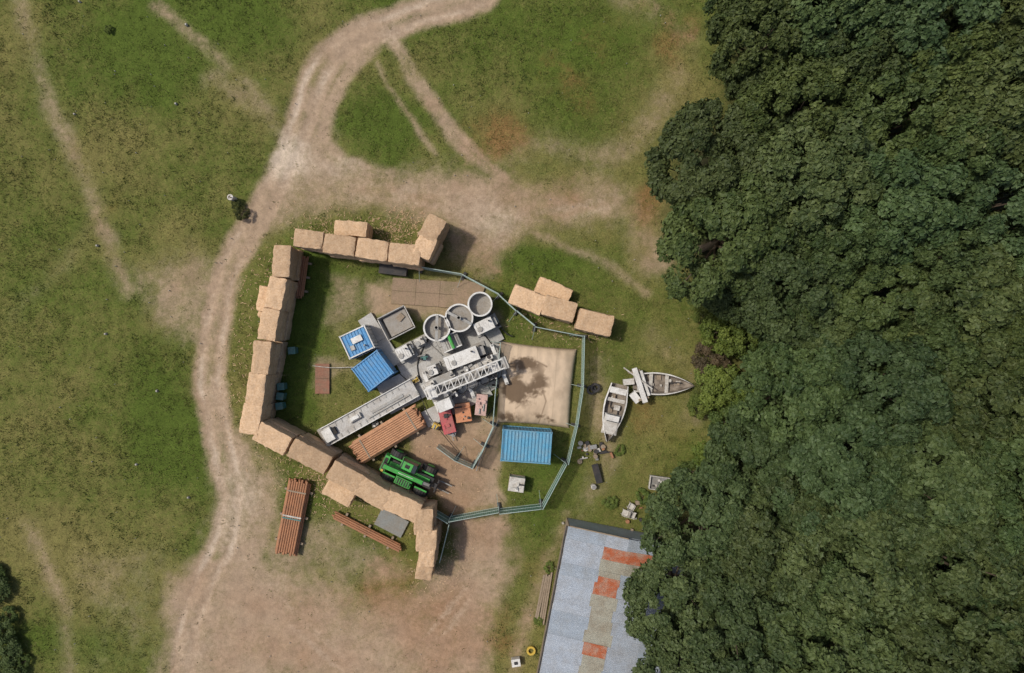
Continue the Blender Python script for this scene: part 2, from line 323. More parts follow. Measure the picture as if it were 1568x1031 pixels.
# ---------------------------------------------------------------- straw bales
def bale_geo(cx,cy,cz,l,w,h,ang,tilt=0):
    nx_,ny_,nz_=14,8,5
    V=[];F=[]
    def face(f,nu,nv):
        o=len(V)
        for j in range(nv+1):
            for i in range(nu+1): V.append(f(i/nu*2-1,j/nv*2-1))
        for j in range(nv):
            for i in range(nu):
                a=o+j*(nu+1)+i; F.append((a,a+1,a+nu+2,a+nu+1))
    face(lambda u,v:(u,v,1),nx_,ny_);face(lambda u,v:(-u,v,-1),nx_,ny_)
    face(lambda u,v:(u,-1,v),nx_,nz_);face(lambda u,v:(-u,1,v),nx_,nz_)
    face(lambda u,v:(1,u,v),ny_,nz_);face(lambda u,v:(-1,-u,v),ny_,nz_)
    V=np.array(V,float)
    hs=np.array([l/2,w/2,h/2]); P_=V*hs; r=.11
    inner=np.clip(P_,-(hs-r),hs-r); d=P_-inner; n=np.linalg.norm(d,axis=1,keepdims=True); P_=inner+np.where(n>1e-6,d/np.maximum(n,1e-6)*np.minimum(n,r),0)
    sd=random.random()*100
    off=np.stack([vnoise(P_[:,0]*1.0+sd,P_[:,1]*1+P_[:,2]*1.7+sd,.25,i+5)-.5 for i in range(3)],1)*.12
    P_=P_+off
    a=math.radians(ang); c,s=math.cos(a),math.sin(a); t=math.radians(tilt)
    Q=P_.copy(); Q[:,2]=P_[:,2]+P_[:,0]*math.sin(t)
    return np.stack([Q[:,0]*c-Q[:,1]*s+cx,Q[:,0]*s+Q[:,1]*c+cy,Q[:,2]+cz],1),np.array(F)
def bale_wall(name,bales,bh=1.2):
    VV=[];FF=[];T=[];o=0
    for (px,py,l,w,ang,lev) in bales:
        top=lev*bh; x,y,_=W(px,py,top); k=CH/(CH-top)
        l_=l/S/k; w_=w/S/k
        for i in range(lev):
            j=0 if i==lev-1 else 1
            v,f=bale_geo(x+random.uniform(-.07,.07)*j+random.uniform(-.04,.04),y+random.uniform(-.07,.07)*j,i*bh+bh/2-.04+random.uniform(-.03,.03),l_*.985,w_*.98,bh*.985,ang+random.uniform(-3,3),random.uniform(-1.5,1.5))
            VV.append(v);FF.append(f+o);o+=len(v);T.append(np.full(len(v),random.random()))
    me=npmesh(name,np.concatenate(VV),np.concatenate(FF),[straw],attrs={'tone':('FLOAT','POINT',np.concatenate(T))},smooth=True)
    ob=bpy.data.objects.new(name,me);COL.objects.link(ob);return ob
bale_wall('straw_bale_wall',[(430,400,50,28,-96+180,3),(422,449,50,28,-100+180,3),(411,497,50,29,80,3),(400,548,52,29,82,3),(391,597,52,29,80,3),(384,642,48,31,81,3),(403,458,40,20,80,2),(402,477,20,14,80,1)])
bale_wall('straw_bale_wall',[(472,366,46,28,-10,3),(519,375,50,31,-7,3),(569,382,50,32,-7,3),(619,389,50,32,-7,3),(536,350,52,24,-4,2),(661,350,40,31,62,3),(650,377,36,31,64,3)])
bale_wall('straw_bale_wall',[(417,672,56,32,-25,3),(474,699,66,32,-27,3),(529,731,56,32,-28,3),(571,756,54,33,-29,3),(615,776,58,33,-27,3),(519,754,48,30,-30,2),(649,800,30,42,0,3),(653,829,32,36,-4,3),(653,853,26,33,-4,3),(650,874,26,30,-6,2)])
bale_wall('straw_bale_stack',[(808,459,54,32,-20,2),(856,473,52,32,-17,2),(911,494,56,34,-15,2),(848,446,56,28,-23,1)])
def loose():
    r=np.random.default_rng(9); C=[]
    for (a,b,sd,n) in [((400,380),(365,660),22,350),((455,345),(640,365),16,400),((400,690),(600,790),24,400),((650,890),(700,840),22,300),((800,480),(930,515),16,250),((590,345),(640,340),14,300),((620,650),(700,760),40,300),((470,720),(510,760),18,200)]:
        t=r.random(n); C.append(np.stack([a[0]+(b[0]-a[0])*t+r.normal(0,sd,n),a[1]+(b[1]-a[1])*t+r.normal(0,sd,n)],1))
    C=np.concatenate(C); x=(C[:,0]-784)/S;y=(515.5-C[:,1])/S; D=ground_masks(x,y)[0]; z=gz(x,y,D)-.10+.05
    a=r.uniform(0,3.14,len(x)); l=r.uniform(.04,.14,len(x)); w=r.uniform(.008,.022,len(x)); ca,sa=np.cos(a),np.sin(a)
    V=np.stack([np.stack([x+ca*l*i-sa*w*j,y+sa*l*i+ca*w*j,z+.02*i],1) for i,j in((-1,-1),(1,-1),(1,1),(-1,1))],1).reshape(-1,3)
    me=npmesh('loose_straw',V,np.arange(len(V)).reshape(-1,4),[straw],attrs={'tone':('FLOAT','POINT',np.repeat(r.random(len(x)),4))}); COL.objects.link(bpy.data.objects.new('loose_straw',me))
loose()
# ---------------------------------------------------------------- fence
net=bpy.data.materials.new('debris_netting'); net.use_nodes=True
nt=net.node_tree; b=nt.nodes['Principled BSDF']; b.inputs['Base Color'].default_value=(0.13,0.30,0.25,1); b.inputs['Roughness'].default_value=.7
tr=nd(nt,'ShaderNodeBsdfTransparent'); mxs=nd(nt,'ShaderNodeMixShader'); mxs.inputs[0].default_value=.6
nt.links.new(tr.outputs[0],mxs.inputs[1]); nt.links.new(b.outputs[0],mxs.inputs[2]); nt.links.new(mxs.outputs[0],nt.nodes['Material Output'].inputs['Surface'])
galvp=mat('galvanised_tube',(0.42,0.52,0.48),.45,.2,dirt=.2)
def fence(name,pts,netting=True,H=2.0):
    mb=MB(); P3=[Vector(W(*p)) for p in pts]
    for a,b_ in zip(P3[:-1],P3[1:]):
        d=b_-a; L_=d.length; n=max(1,round(L_/3.4)); u=d/L_; nrm=Vector((-u.y,u.x,0))
        for i in range(n):
            o1=nrm*random.uniform(-.08,.08);o2=nrm*random.uniform(-.08,.08)
            p=a+u*(L_*i/n+.03)+o1;q=a+u*(L_*(i+1)/n-.03)+o2
            for e in(p,q): mb.cyl(e,e+Vector((0,0,H)),.025,galvp,n=6)
            for z in(.15,H*.5,H): mb.cyl(p+Vector((0,0,z)),q+Vector((0,0,z)),.03 if z==H else .02,galvp,n=6)
            m_=24
            for k in range(1,m_):
                e=p.lerp(q,k/m_); mb.cyl(e+Vector((0,0,.15)),e+Vector((0,0,H)),.006,galvp,n=3,caps=False)
            if netting:
                s=nrm*.035; z0=.12
                nn=6; vs=[]
                for k in range(nn+1):
                    e=p.lerp(q,k/nn)+s+nrm*random.uniform(0,.03); vs+=[e+Vector((0,0,z0)),e+Vector((0,0,H-.05+random.uniform(-.04,.02)))]
                mb.add(vs,[(2*k,2*k+2,2*k+3,2*k+1) for k in range(nn)],net)
            ang=math.degrees(math.atan2(u.y,u.x))
            mb.box((p.x,p.y,.06),(.25,.75,.16),dark,rz=ang)
            if i%2==0:
                c=p+nrm*-1.1; mb.cyl(p+Vector((0,0,1.5)),c,.02,galvp,n=5)
    return mb.obj(name)
fence('mesh_fence',[(645,412),(710,422),(765,452),(790,478),(818,500),(890,514),(889,590),(880,650),(866,705),(828,771),(765,777),(690,791),(668,779)])
fence('mesh_fence',[(690,793),(676,850)])
fence('mesh_fence',[(766,524),(759,590),(756,648),(742,680),(725,712),(700,700),(672,680)])
# ---------------------------------------------------------------- trackway mats
def pad(mb,px,py,l,w,ang,z,m,pl=2.4,pw=1.2):
    x,y,_=W(px,py,0); mb.T=Matrix.Translation((x,y,0))@Matrix.Rotation(math.radians(ang),4,'Z')
    l/=S;w/=S; nx_=max(1,round(l/pl));ny_=max(1,round(w/pw))
    for i in range(nx_):
        for j in range(ny_):
            mb.box((-l/2+(i+.5)*l/nx_,-w/2+(j+.5)*w/ny_,z/2+random.uniform(0,.015)-.05),(l/nx_-.02,w/ny_-.02,z+.1),m,rz=random.uniform(-.5,.5))
    mb.T=Matrix.Identity(4)
mb=MB()
mg2=mat('mat_grey_b',(0.45,0.44,0.42),0.8,dirt=0.55,dcol=(0.28,0.25,0.21),scale=.8)
pad(mb,706,556,130,118,27,.10,mgrey); pad(mb,628,592,90,50,27,.16,mg2); pad(mb,700,618,110,26,27,.2,mg2)
pad(mb,583,522,88,24,-57,.22,mg2); pad(mb,640,545,70,50,27,.13,mgrey); pad(mb,745,505,36,50,27,.16,mgrey)
mb.obj('trackway_mats',bevel=.01)
mb=MB(); pad(mb,655,449,110,40,-4,.02,ply,2.4,1.2); pad(mb,494,580,22,46,0,.04,mat('red_brown_board',(.27,.13,.085),.85,dirt=.7),1.2,1.2); pad(mb,720,450,36,36,-20,.05,ply)
mb.obj('plywood_boards')
mb=MB(); pad(mb,600,800,46,28,-27,.12,mat('steel_plate',(.20,.21,.20),.6,dirt=.5),2.4,2.4); mb.obj('steel_sheet')
mb=MB(); pad(mb,604,413,42,18,-7,.7,dark,2.4,1.2); mb.obj('dark_tarpaulin')
# ---------------------------------------------------------------- catwalk & pipes
def place(mb,name,px,py,h,ang,bevel=.015,**k):
    x,y,_=W(px,py,h); return mb.obj(name,(x,y,0),ang,bevel,**k)
mb=MB()
mb.box((0,0,.85),(8.6,1.5,.12),lgrey)
for i in range(8): mb.box((-4.1+i*1.17,0,.4),(.12,1.4,.8),grey)
for s in(-1,1):
    mb.box((0,s*.78,.98),(8.6,.08,.18),white)
    for i in range(15): mb.box((-4.2+i*.6,s*.55,.925),(.1,.35,.04),grey)
mb.box((-3.9,0,1.1),(.8,1.1,.4),white);mb.box((-3.3,.1,1.05),(.3,.6,.3),black);mb.box((-1.3,.2,1.1),(1.1,.45,.3),offw);mb.box((-1.25,.2,1.3),(.7,.3,.12),white)
mb.box((1.6,-.1,.94),(3.0,.25,.1),grey);mb.box((-4.45,.0,.5),(.5,1.7,.9),offw,ry=25)
mb.cyl((-.3,-.4,.98),(3.6,-.35,.98),.06,grey)
place(mb,'pipe_catwalk',567,631,.9,29)
def pipes(name,px,py,h,ang,L_,rows,cols,r,straps=(),m=rust,base=.25):
    mb=MB()
    for k in range(rows):
        for j in range(cols-k):
            y=(j-(cols-k-1)/2)*2*r*1.03; z=base+r+k*r*1.76; dx=random.uniform(-.18,.18)
            mb.cyl((-L_/2+dx,y,z),(L_/2+dx,y,z),r,m,n=12,caps=False)
            for e in(-1,1):
                mb.cyl((e*L_/2+dx,y,z),(e*(L_/2-.001)+dx,y,z),r*.8,black,n=10); mb.cyl((e*(L_/2-.12)+dx,y,z),(e*(L_/2)+dx,y,z),r*1.06,rust,n=10,caps=False)
    for x in(-L_*.35,0,L_*.35): mb.box((x,0,base/2-.02),(.18,cols*2*r+.5,base),wood)
    for x,mm in straps: mb.box((x,0,base+rows*r*1.76+.13*r+.02),(.12,(cols-rows+1)*2*r+.05,.03),mm)
    return place(mb,name,px,py,h,ang,0)
rust2=mat('pale_rusty_pipe',(0.50,0.27,0.15),0.75,0.05,dirt=0.6,dcol=(0.34,0.17,0.09),scale=1.2)
pipes('drill_pipe_rack',594,666,1.0,31,6.2,3,12,.085,[(-2.2,wood),(2.3,wood)],base=.7,m=rust2)
pipes('steel_pipe_bundle',448,792,.6,79,6.2,3,10,.095,[(-.1,teal),(.1,offw),(2.2,wood)])
pipes('steel_pipe_bundle',562,814,.4,-27,6.2,2,4,.085)
pipes('steel_pipe_bundle',463,424,.4,82,3.4,2,4,.08)
# ---------------------------------------------------------------- containers
def container(name,px,py,ang,l,w,h,m,frame=None,extras=None):
    mb=MB(); fr=frame or m
    mb.box((0,0,h/2),(l-.06,w-.06,h-.12),m)
    mb.corr(-l/2+.08,l/2-.08,-w/2+.06,w/2-.06,lambda x,y:h-.02,m,.28,.035)
    for s in(-1,1):
        mb.box((0,s*w/2,h),(l,.1,.12),fr);mb.box((s*l/2,0,h),(.1,w-.1,.12),fr)
        mb.box((0,s*w/2,.08),(l,.1,.14),fr)
        for t in(-1,1): mb.box((s*l/2,t*w/2,h/2),(.14,.14,h+.12),fr)
        n=int(l/.28)
        for i in range(n): mb.box((-l/2+.2+i*(l-.4)/(n-1),s*(w/2-.01),h/2),(.12,.05,h-.3),m)
    mb.box((l/2+.03,0,h/2),(.04,w-.3,h-.4),fr)
    for s in(-.5,-.15,.15,.5): mb.cyl((l/2+.07,s*w*.6,.2),(l/2+.07,s*w*.6,h-.2),.02,grey,n=6)
    if extras: extras(mb)
    return place(mb,name,px,py,h,ang)
container('blue_shipping_container',806,684,-4,3.95,2.5,2.5,blue2)
def ex1(mb):
    mb.box((.1,.2,2.18),(.9,.5,.25),white);mb.box((-.5,-.3,2.15),(.35,.4,.2),grey);mb.cyl((.5,-.5,2.0),(.5,-.5,2.5),.07,grey,n=8)
container('blue_site_cabin',547,524,25,2.2,1.95,2.1,blue,white,ex1)
container('blue_site_cabin',571,568,37,2.5,2.25,2.1,blue)
# ---------------------------------------------------------------- round tanks
def tank(px,py,r,h,m,lvl,arm=True):
    mb=MB(); mb.tube((0,0,0),r,r-.06,h,m,48); mb.tube((0,0,h-.08),r+.07,r-.06,.12,white,48); mb.tube((0,0,h*.5),r+.04,r,.08,m,40)
    mb.cyl((0,0,0),(0,0,h*lvl),r-.07,mud,n=40)
    for i in range(8):
        a=i*math.pi/4; mb.box((r*1.02*math.cos(a),r*1.02*math.sin(a),h/2),(.08,.08,h),m,rz=math.degrees(a))
    if arm:
        a=random.uniform(0,3); mb.box((0,0,h+.08),(2*r,.22,.08),grey,rz=math.degrees(a)); mb.cyl((0,0,h*.3),(0,0,h+.45),.12,white,n=10); mb.box((0,0,h+.3),(.35,.3,.3),grey)
    place(mb,'round_mud_tank',px,py,h,0,0)
tank(669,502,1.05,2.0,white,.72);tank(703,487,1.1,2.0,offw,.82);tank(735,466,.95,2.2,white,.6,False)
mb=MB(); l,w,h=2.3,1.9,1.3
mb.box((0,0,.15),(l,w,.2),lgrey)
for s in(-1,1): mb.box((0,s*w/2,h/2),(l+.1,.08,h),offw,rx=s*-5);mb.box((s*l/2,0,h/2),(.08,w,h),offw,ry=s*8);mb.box((0,s*(w/2+.06),h),(l+.2,.1,.08),grey)
mb.box((.1,0,.65),(l-.3,w-.2,.5),mud);mb.box((.5,.3,.95),(.6,.5,.2),wood,rz=20)
place(mb,'cuttings_skip',607,495,1.2,27)
# ---------------------------------------------------------------- drill rig
def clutter(mb,x0,x1,y0,y1,z0,n,mats,smin=.1,smax=.5,hmax=.5):
    for i in range(n):
        x=random.uniform(x0,x1);y=random.uniform(y0,y1);a=random.uniform(smin,smax);b_=random.uniform(smin,smax);h=random.uniform(.08,hmax)
        m=random.choice(mats)
        if random.random()<.3: mb.cyl((x,y,z0),(x,y,z0+h),a*.4,m,n=10)
        elif random.random()<.3: mb.cyl((x-a,y,z0+.1),(x+a,y,z0+.1),.06,m,n=8)
        else: mb.box((x,y,z0+h/2),(a,b_,h),m,rz=random.choice([0,0,0,90,12]))
mb=MB()
mb.box((0,0,1.1),(6.6,2.0,.25),grey)
for x in(-2.6,-1.6,1.6,2.6):
    for s in(-1,1): mb.cyl((x,s*.75,.5),(x,s*1.1,.5),.5,dark,n=18);mb.cyl((x,s*1.1,.5),(x,s*1.13,.5),.22,grey,n=10)
for s in(-1,1):
    for x in(-3.1,0,3.0): mb.box((x,s*1.35,1.15),(.3,.9,.2),white);mb.cyl((x,s*1.7,.1),(x,s*1.7,1.3),.1,grey);mb.cyl((x,s*1.7,.05),(x,s*1.7,.14),.28,grey)
z1,z2=2.5,3.2
for s in(-1,1):
    for z in(z1,z2): mb.box((.1,s*.38,z),(6.9,.1,.1),white)
n=12
for i in range(n):
    x=-3.3+i*.57
    for s in(-1,1):
        mb.cyl((x,s*.38,z1),(x+.57,s*.38,z2),.035,white,n=5)
    mb.box((x,0,z2+.003),(.07,.76,.06),white);mb.cyl((x,-.38,z2),(x+.57,.38,z2),.03,white,n=5)
mb.box((-2.9,0,1.9),(.8,1.2,1.4),white,taper=.9);mb.box((2.5,0,1.8),(.9,.9,1.2),white)
mb.box((3.55,0,2.85),(.35,1.0,.8),offw);mb.cyl((3.5,-.5,3.0),(3.5,.5,3.0),.28,grey,n=16)
mb.box((.6,-.1,2.75),(1.2,.5,.4),grey);mb.cyl((-2,0,2.8),(2.2,0,2.8),.09,black)
mb.box((-2.3,-1.35,2.0),(1.2,.9,1.7),white);mb.box((-2.3,-1.81,2.3),(1.0,.02,.8),glass);mb.box((-2.92,-1.35,2.3),(.02,.7,.8),glass)
clutter(mb,-2.2,2.8,-.95,-.5,1.22,18,[white,grey,offw,dark],.15,.5,1.0);clutter(mb,-2.2,2.8,.5,.95,1.22,18,[white,grey,dark,offw],.15,.5,1.0)
for i in range(5): mb.path([(-2+i,-.9,1.4),(-1.7+i,-1.2,1.7),(-1.2+i,-.9,1.9),(-.9+i,-.4,2.4)],.035,black)
place(mb,'drill_rig',712,580,2.4,22)
def unit(name,px,py,h,ang,l,w,m,seed,top=None):
    random.seed(seed); mb=MB()
    mb.box((0,0,.2),(l+.3,w+.2,.25),grey);mb.box((-l*.08,0,.3+h*.42),(l*.8,w*.86,h*.8),m)
    mb.box((-l*.08,0,h*1.03),(l*.84,w*.92,.07),m)
    for i in range(random.choice([2,3,5])): mb.box((-l*.4+i*l*.15,0,h*1.03+.04),(.04,w*.7,.03),grey)
    mb.box((l*.42,0,.3+h*.3),(l*.16,w*.6,h*.6),grey);mb.cyl((l*.2,w*.2,h),(l*.2,w*.2,h+.5),.07,dark,n=8);mb.cyl((-l*.3,-w*.1,h),(-l*.3,-w*.1,h+.18),.22,grey,n=14)
    for s in(-1,1):
        for i in range(4): mb.box((-l*.36+i*l*.19,s*w*.44,.3+h*.42),(l*.13,.03,h*.55),top or grey)
    clutter(mb,l*.3,l*.52,-w*.4,w*.4,.3,8,[grey,white,dark],.1,.3,.8)
    return place(mb,name,px,py,h,ang)
unit('diesel_generator',712,547,1.9,21,3.4,1.25,white,1)
unit('mud_pump_unit',739,562,1.6,21,2.6,.9,offw,2)
unit('mud_pump_unit',744,498,1.6,26,1.9,1.1,white,3,green)
unit('hydraulic_power_unit',659,592,1.5,25,1.3,.9,offw,4)
unit('control_cabinet',620,540,1.2,28,1.3,1.2,white,5)
unit('control_cabinet',644,523,1.0,28,.9,.7,offw,6)
unit('control_cabinet',664,567,1.3,20,.9,.9,white,7)
random.seed(12)
mb=MB(); mb.box((0,0,.7),(1.6,1.3,1.2),grey);mb.box((0,0,1.4),(1.5,1.1,.1),lgrey,ry=8)
for s in(-1,1): mb.box((0,s*.6,1.5),(1.6,.1,.35),white)
for i in range(7): mb.box((-.6+i*.2,0,1.5),(.04,1.0,.04),black,ry=8)
mb.cyl((.1,-.6,1.8),(.1,.6,1.8),.14,green,n=12); place(mb,'shale_shaker',690,524,1.3,24)
mb=MB()
def hose(pts,r=.05,m=black):
    P_=[Vector(W(*p)) for p in pts]; out=[]
    for i in range(len(P_)-1):
        p0=P_[max(i-1,0)];p1=P_[i];p2=P_[i+1];p3=P_[min(i+2,len(P_)-1)]
        for t in np.linspace(0,1,8,endpoint=False):
            out.append(.5*((2*p1)+(p2-p0)*t+(2*p0-5*p1+4*p2-p3)*t*t+(3*p1-p0-3*p2+p3)*t**3))
    out.append(P_[-1]); mb.path([p+Vector((0,0,.22)) for p in out],r,m)
hose([(655,520),(640,560),(655,600),(690,610)]);hose([(730,500),(760,540),(765,600),(745,640)]);hose([(690,505),(685,530),(700,540)],.06,grey)
hose([(600,560),(640,600),(660,640),(700,690)],.03);hose([(750,480),(775,510),(785,515)],.05);hose([(765,640),(740,690),(730,720)],.04,grey)
hose([(480,560),(510,563),(545,562)],.03,offw);hose([(600,540),(640,520),(668,535),(690,560)],.04,grey)
mb.obj('hoses')
def kit(name,px,py,ang,l,w,h,m,m2,seed=0,wheels=False):
    random.seed(seed+50);mb=MB()
    mb.box((0,0,h*.5+.1),(l,w,h*.8),m);mb.box((0,0,h+.02),(l*1.04,w*1.04,.06),m2)
    for s in(-1,1):
        for t in(-1,1): mb.box((s*l/2,t*w/2,h*.5),(.07,.07,h),grey)
    clutter(mb,-l*.35,l*.35,-w*.35,w*.35,h+.04,6,[m2,grey,m,dark],.1,.35,.25)
    mb.box((0,0,.06),(l*1.05,w*1.05,.12),wood)
    if wheels:
        for s in(-1,1): mb.cyl((0,s*(w/2+.02),.28),(0,s*(w/2+.16),.28),.28,dark,n=16)
        mb.box((l/2+.4,0,.35),(.8,.08,.08),grey)
    return place(mb,name,px,py,h,ang)
kit('red_compressor',685,646,-75,1.9,1.0,1.1,red,red,1,True)
kit('orange_skip_bin',709,632,8,1.25,1.5,1.1,orange,orange,2)
kit('storage_crate',737,620,84,1.7,.9,1.1,pink,pink,3)
kit('storage_crate',668,653,-25,.6,.5,.6,yellow,yellow,4)
kit('blue_pallet_load',690,662,-20,.9,.5,.6,blue,grey,5)
kit('water_tank',791,742,-8,1.25,1.15,1.1,white,offw,6)
kit('storage_crate',636,582,27,.6,.5,.5,yellow,white,7)
kit('tool_box',575,650,27,.5,.35,.4,grey,white,8)
kit('tool_box',648,547,10,.5,.4,.5,teal,grey,9)
kit('tool_box',679,612,25,.8,.5,.5,dark,grey,10)
for (px,py) in[(426,592),(425,607),(424,622),(443,537)]:
    mb=MB();mb.box((0,0,.5),(.5,.5,.9),teal,taper=1.12);mb.box((0,0,1.0),(.6,.6,.08),teal,ry=4);mb.cyl((-.28,-.22,.1),(-.28,.22,.1),.1,dark,n=10);mb.cyl((-.32,-.2,.98),(-.32,.2,.98),.02,dark,n=6)
    place(mb,'wheelie_bin',px+4,py,1,random.uniform(-10,10))
# ---------------------------------------------------------------- pillow tank
def pillow():
    n=160; u=np.linspace(-1,1,n); U,Vv=np.meshgrid(u,u)
    cs=[(760,648),(872,657),(884,535),(763,522)]; C=[np.array(W(*c,h=.5)[:2]) for c in cs]
    s=(U+1)/2;t=(Vv+1)/2
    Pn=(C[0][None,None]*((1-s)*(1-t))[...,None]+C[1]*(s*(1-t))[...,None]+C[2]*(s*t)[...,None]+C[3]*((1-s)*t)[...,None])
    cen=sum(C)/4; pin=1-.035*((1-U**2)*np.abs(Vv)**3+(1-Vv**2)*np.abs(U)**3)
    Pn=cen+(Pn-cen)*pin[...,None]
    e=np.clip(1-np.abs(U)**5,0,1)**.5*np.clip(1-np.abs(Vv)**5,0,1)**.5
    x,y=Pn[...,0],Pn[...,1]
    wr=(fbm(x*1,y*1,1.2,201)-.5)*.16+np.sin(U*26+3*fbm(x,y,1.5,205))*.03*np.abs(Vv)**2+np.sin(Vv*26)*.03*np.abs(U)**2
    z=.02+.9*e+wr*e-.05
    nn=fbm(x,y,.9,211,5);n3=fbm(x,y,.3,221,3)
    def bl(a,b_,ra,rb): return np.exp(-(((U-a)/ra)**2+((Vv-b_)/rb)**2))
    mk=bl(-.35,.55,.45,.18)+bl(.1,.1,.25,.3)*.8+bl(-.4,-.25,.5,.25)+bl(-.6,.05,.25,.4)*.8+bl(.3,-.8,.45,.14)*.9+bl(-.7,-.85,.35,.14)*.9
    stn=sst(.38,.55,nn*.65+n3*.25+.26*mk-.12)*np.clip(mk*1.5,0.05,1)*.95
    l=dpoly(U,Vv,[(-.1,.1),(.15,.0),(.3,-.35),(.15,-.95)]);stn=np.maximum(stn,.7*np.exp(-(l/.022)**2))
    l=dpoly(U,Vv,[(-.6,.55),(-.3,.45),(.0,.6),(.25,.5)]);stn=np.maximum(stn,.8*np.exp(-(l/.025)**2))
    l=dpoly(U,Vv,[(-.75,.2),(-.4,.1),(-.15,-.3),(-.5,-.6)]);stn=np.maximum(stn,.45*np.exp(-(l/.02)**2))
    for k in(-.5,0,.5): stn=np.maximum(stn,.22*np.exp(-((U-k)/.012)**2))
    stn=np.maximum(stn,.4*sst(.92,1.,np.maximum(abs(U),abs(Vv)))+.22*sst(.5,.7,fbm(x,y,2,241)))
    m=bpy.data.materials.new('beige_tarpaulin');m.use_nodes=True;nt=m.node_tree;b=nt.nodes['Principled BSDF'];b.inputs['Roughness'].default_value=.85;b.inputs['Specular IOR Level'].default_value=.15
    a=nd(nt,'ShaderNodeAttribute',attribute_name='stain');mx=nd(nt,'ShaderNodeMix',data_type='RGBA');mx.inputs['A'].default_value=(.57,.44,.315,1);mx.inputs['B'].default_value=(.14,.095,.06,1)
    nt.links.new(a.outputs['Fac'],mx.inputs['Factor']);nt.links.new(mx.outputs['Result'],b.inputs['Base Color'])
    V=np.stack([x.ravel(),y.ravel(),z.ravel()],1);idx=np.arange(n*n).reshape(n,n);F=np.stack([idx[:-1,:-1].ravel(),idx[:-1,1:].ravel(),idx[1:,1:].ravel(),idx[1:,:-1].ravel()],1)
    me=npmesh('pillow_tank',V,F,[m],attrs={'stain':('FLOAT','POINT',stn.ravel())},smooth=True);COL.objects.link(bpy.data.objects.new('pillow_tank',me))
pillow()
# ---------------------------------------------------------------- telehandler (chassis, 4 wheels, offset cab, engine pod, boom, forks)
mb=MB()
for x in(-1.45,1.45):
    for s in(-1,1):
        mb.cyl((x,s*.80,.66),(x,s*1.27,.66),.66,dark,n=28);mb.cyl((x,s*1.27,.66),(x,s*1.30,.66),.32,green,n=16)
        for k in range(18):
            a=k*math.pi/9; mb.box((x+.66*math.cos(a),s*1.035,.66+.66*math.sin(a)),(.07,.45,.06),black,ry=90-math.degrees(a))
        mb.box((x,s*.74,1.36),(1.1,.14,.05),green)
mb.box((0,0,.85),(4.3,1.0,.5),dark);mb.box((-.1,0,1.15),(3.9,.62,.2),green)
mb.box((-.1,-.80,1.25),(1.55,.70,.7),green,taper=.9);mb.box((-.1,-.80,1.62),(1.2,.5,.03),dark)
for i in range(6): mb.box((-.6+i*.2,-.80,1.65),(.08,.46,.03),green)
mb.cyl((.55,-.65,1.5),(.55,-.65,2.15),.05,black,n=8)
mb.box((-.15,.74,1.2),(1.5,.82,.6),green);mb.box((-.15,.74,1.93),(1.4,.78,.85),glass,taper=.88)
mb.box((-.25,.74,2.38),(.85,.66,.06),green);mb.box((.36,.74,2.36),(.32,.62,.03),glass);mb.box((-.25,.74,2.42),(.4,.3,.03),black)
for sx in(-1,1):
    for sy in(-1,1): mb.cyl((-.15+sx*.68,.74+sy*.38,1.5),(-.15+sx*.61,.74+sy*.33,2.36),.035,black,n=6)
mb.box((-2.1,0,1.2),(.5,1.6,.6),green,taper=.85);mb.box((-2.12,0,1.52),(.28,1.0,.04),black);mb.box((-2.1,-.6,1.55),(.2,.2,.1),yellow);mb.box((-2.37,0,.95),(.08,1.4,.25),dark)
mb.box((-.35,-.05,1.98),(3.5,.34,.34),green,ry=6);mb.box((-.1,-.05,2.15),(1.3,.05,.03),white,ry=6);mb.box((1.55,-.05,1.72),(.9,.24,.24),grey,ry=14);mb.box((2.15,-.05,1.35),(.9,.22,.24),dark,ry=42);mb.cyl((-.8,-.05,1.5),(.9,-.05,1.6),.07,grey,n=8)
mb.path([(-1.8,.17,2.2),(-.8,.19,2.14),(.4,.17,2.05),(1.6,.12,1.85),(2.3,.1,1.4)],.03,black)
mb.box((-2.0,-.05,2.1),(.3,.55,.35),dark)
mb.box((2.55,0,.75),(.12,1.15,.7),dark);mb.box((2.45,0,1.12),(.28,.45,.35),dark)
for s in(-1,1): mb.box((3.15,s*.33,.25),(1.2,.10,.05),grey);mb.box((2.64,s*.33,.55),(.06,.12,.65),grey)
for s in(-1,1): mb.box((.75,s*1.22,1.8),(.05,.18,.25),dark)
place(mb,'green_telehandler',625,726,1.5,-25,.03)
# ---------------------------------------------------------------- boats
def boat(name,px,py,ang,L_,B,H,parts):
    mb=MB(); n=22
    def hw(t): return B/2*min(1,(1-max(0,(t-.35)/.65)**2.1))*(.78+.22*min(1,t/.3)) if t<1 else .01
    vs=[];prof=[(0,0.0),(.45,.05),(.8,.3),(.97,.75),(1.0,1.0),(.88,1.02),(.85,.75),(.72,.38),(0,.34)]
    for i in range(n+1):
        t=i/n; w=max(hw(t),.02); z0=H*.25*max(0,(t-.6)/.4)**2; x=-L_/2+L_*t
        row=[(x,a*w,z0+b*H) for a,b in prof]+[(x,-a*w,z0+b*H) for a,b in prof[-2::-1]]
        vs+=row
    k=len(row);fo=[];fi=[]
    for i in range(n):
        for j in range(k-1):
            f=(i*k+j,(i+1)*k+j,(i+1)*k+j+1,i*k+j+1)
            (fi if 5<=j<k-6 else fo).append(f)
    mb.add(vs,fo,white);mb.add(vs,fi,parts['in'])
    mb.add(vs,[tuple(range(k))],offw)
    for x in(-L_*.22,L_*.05): mb.box((x,0,H*.72),(.3,B*.82,.06),offw)
    parts['f'](mb)
    return place(mb,name,px,py,.6,ang,0)
hullin=mat('boat_interior',(0.26,0.22,0.18),.9,dirt=.9,dcol=(0.08,0.06,0.045),scale=2.0)
random.seed(5)
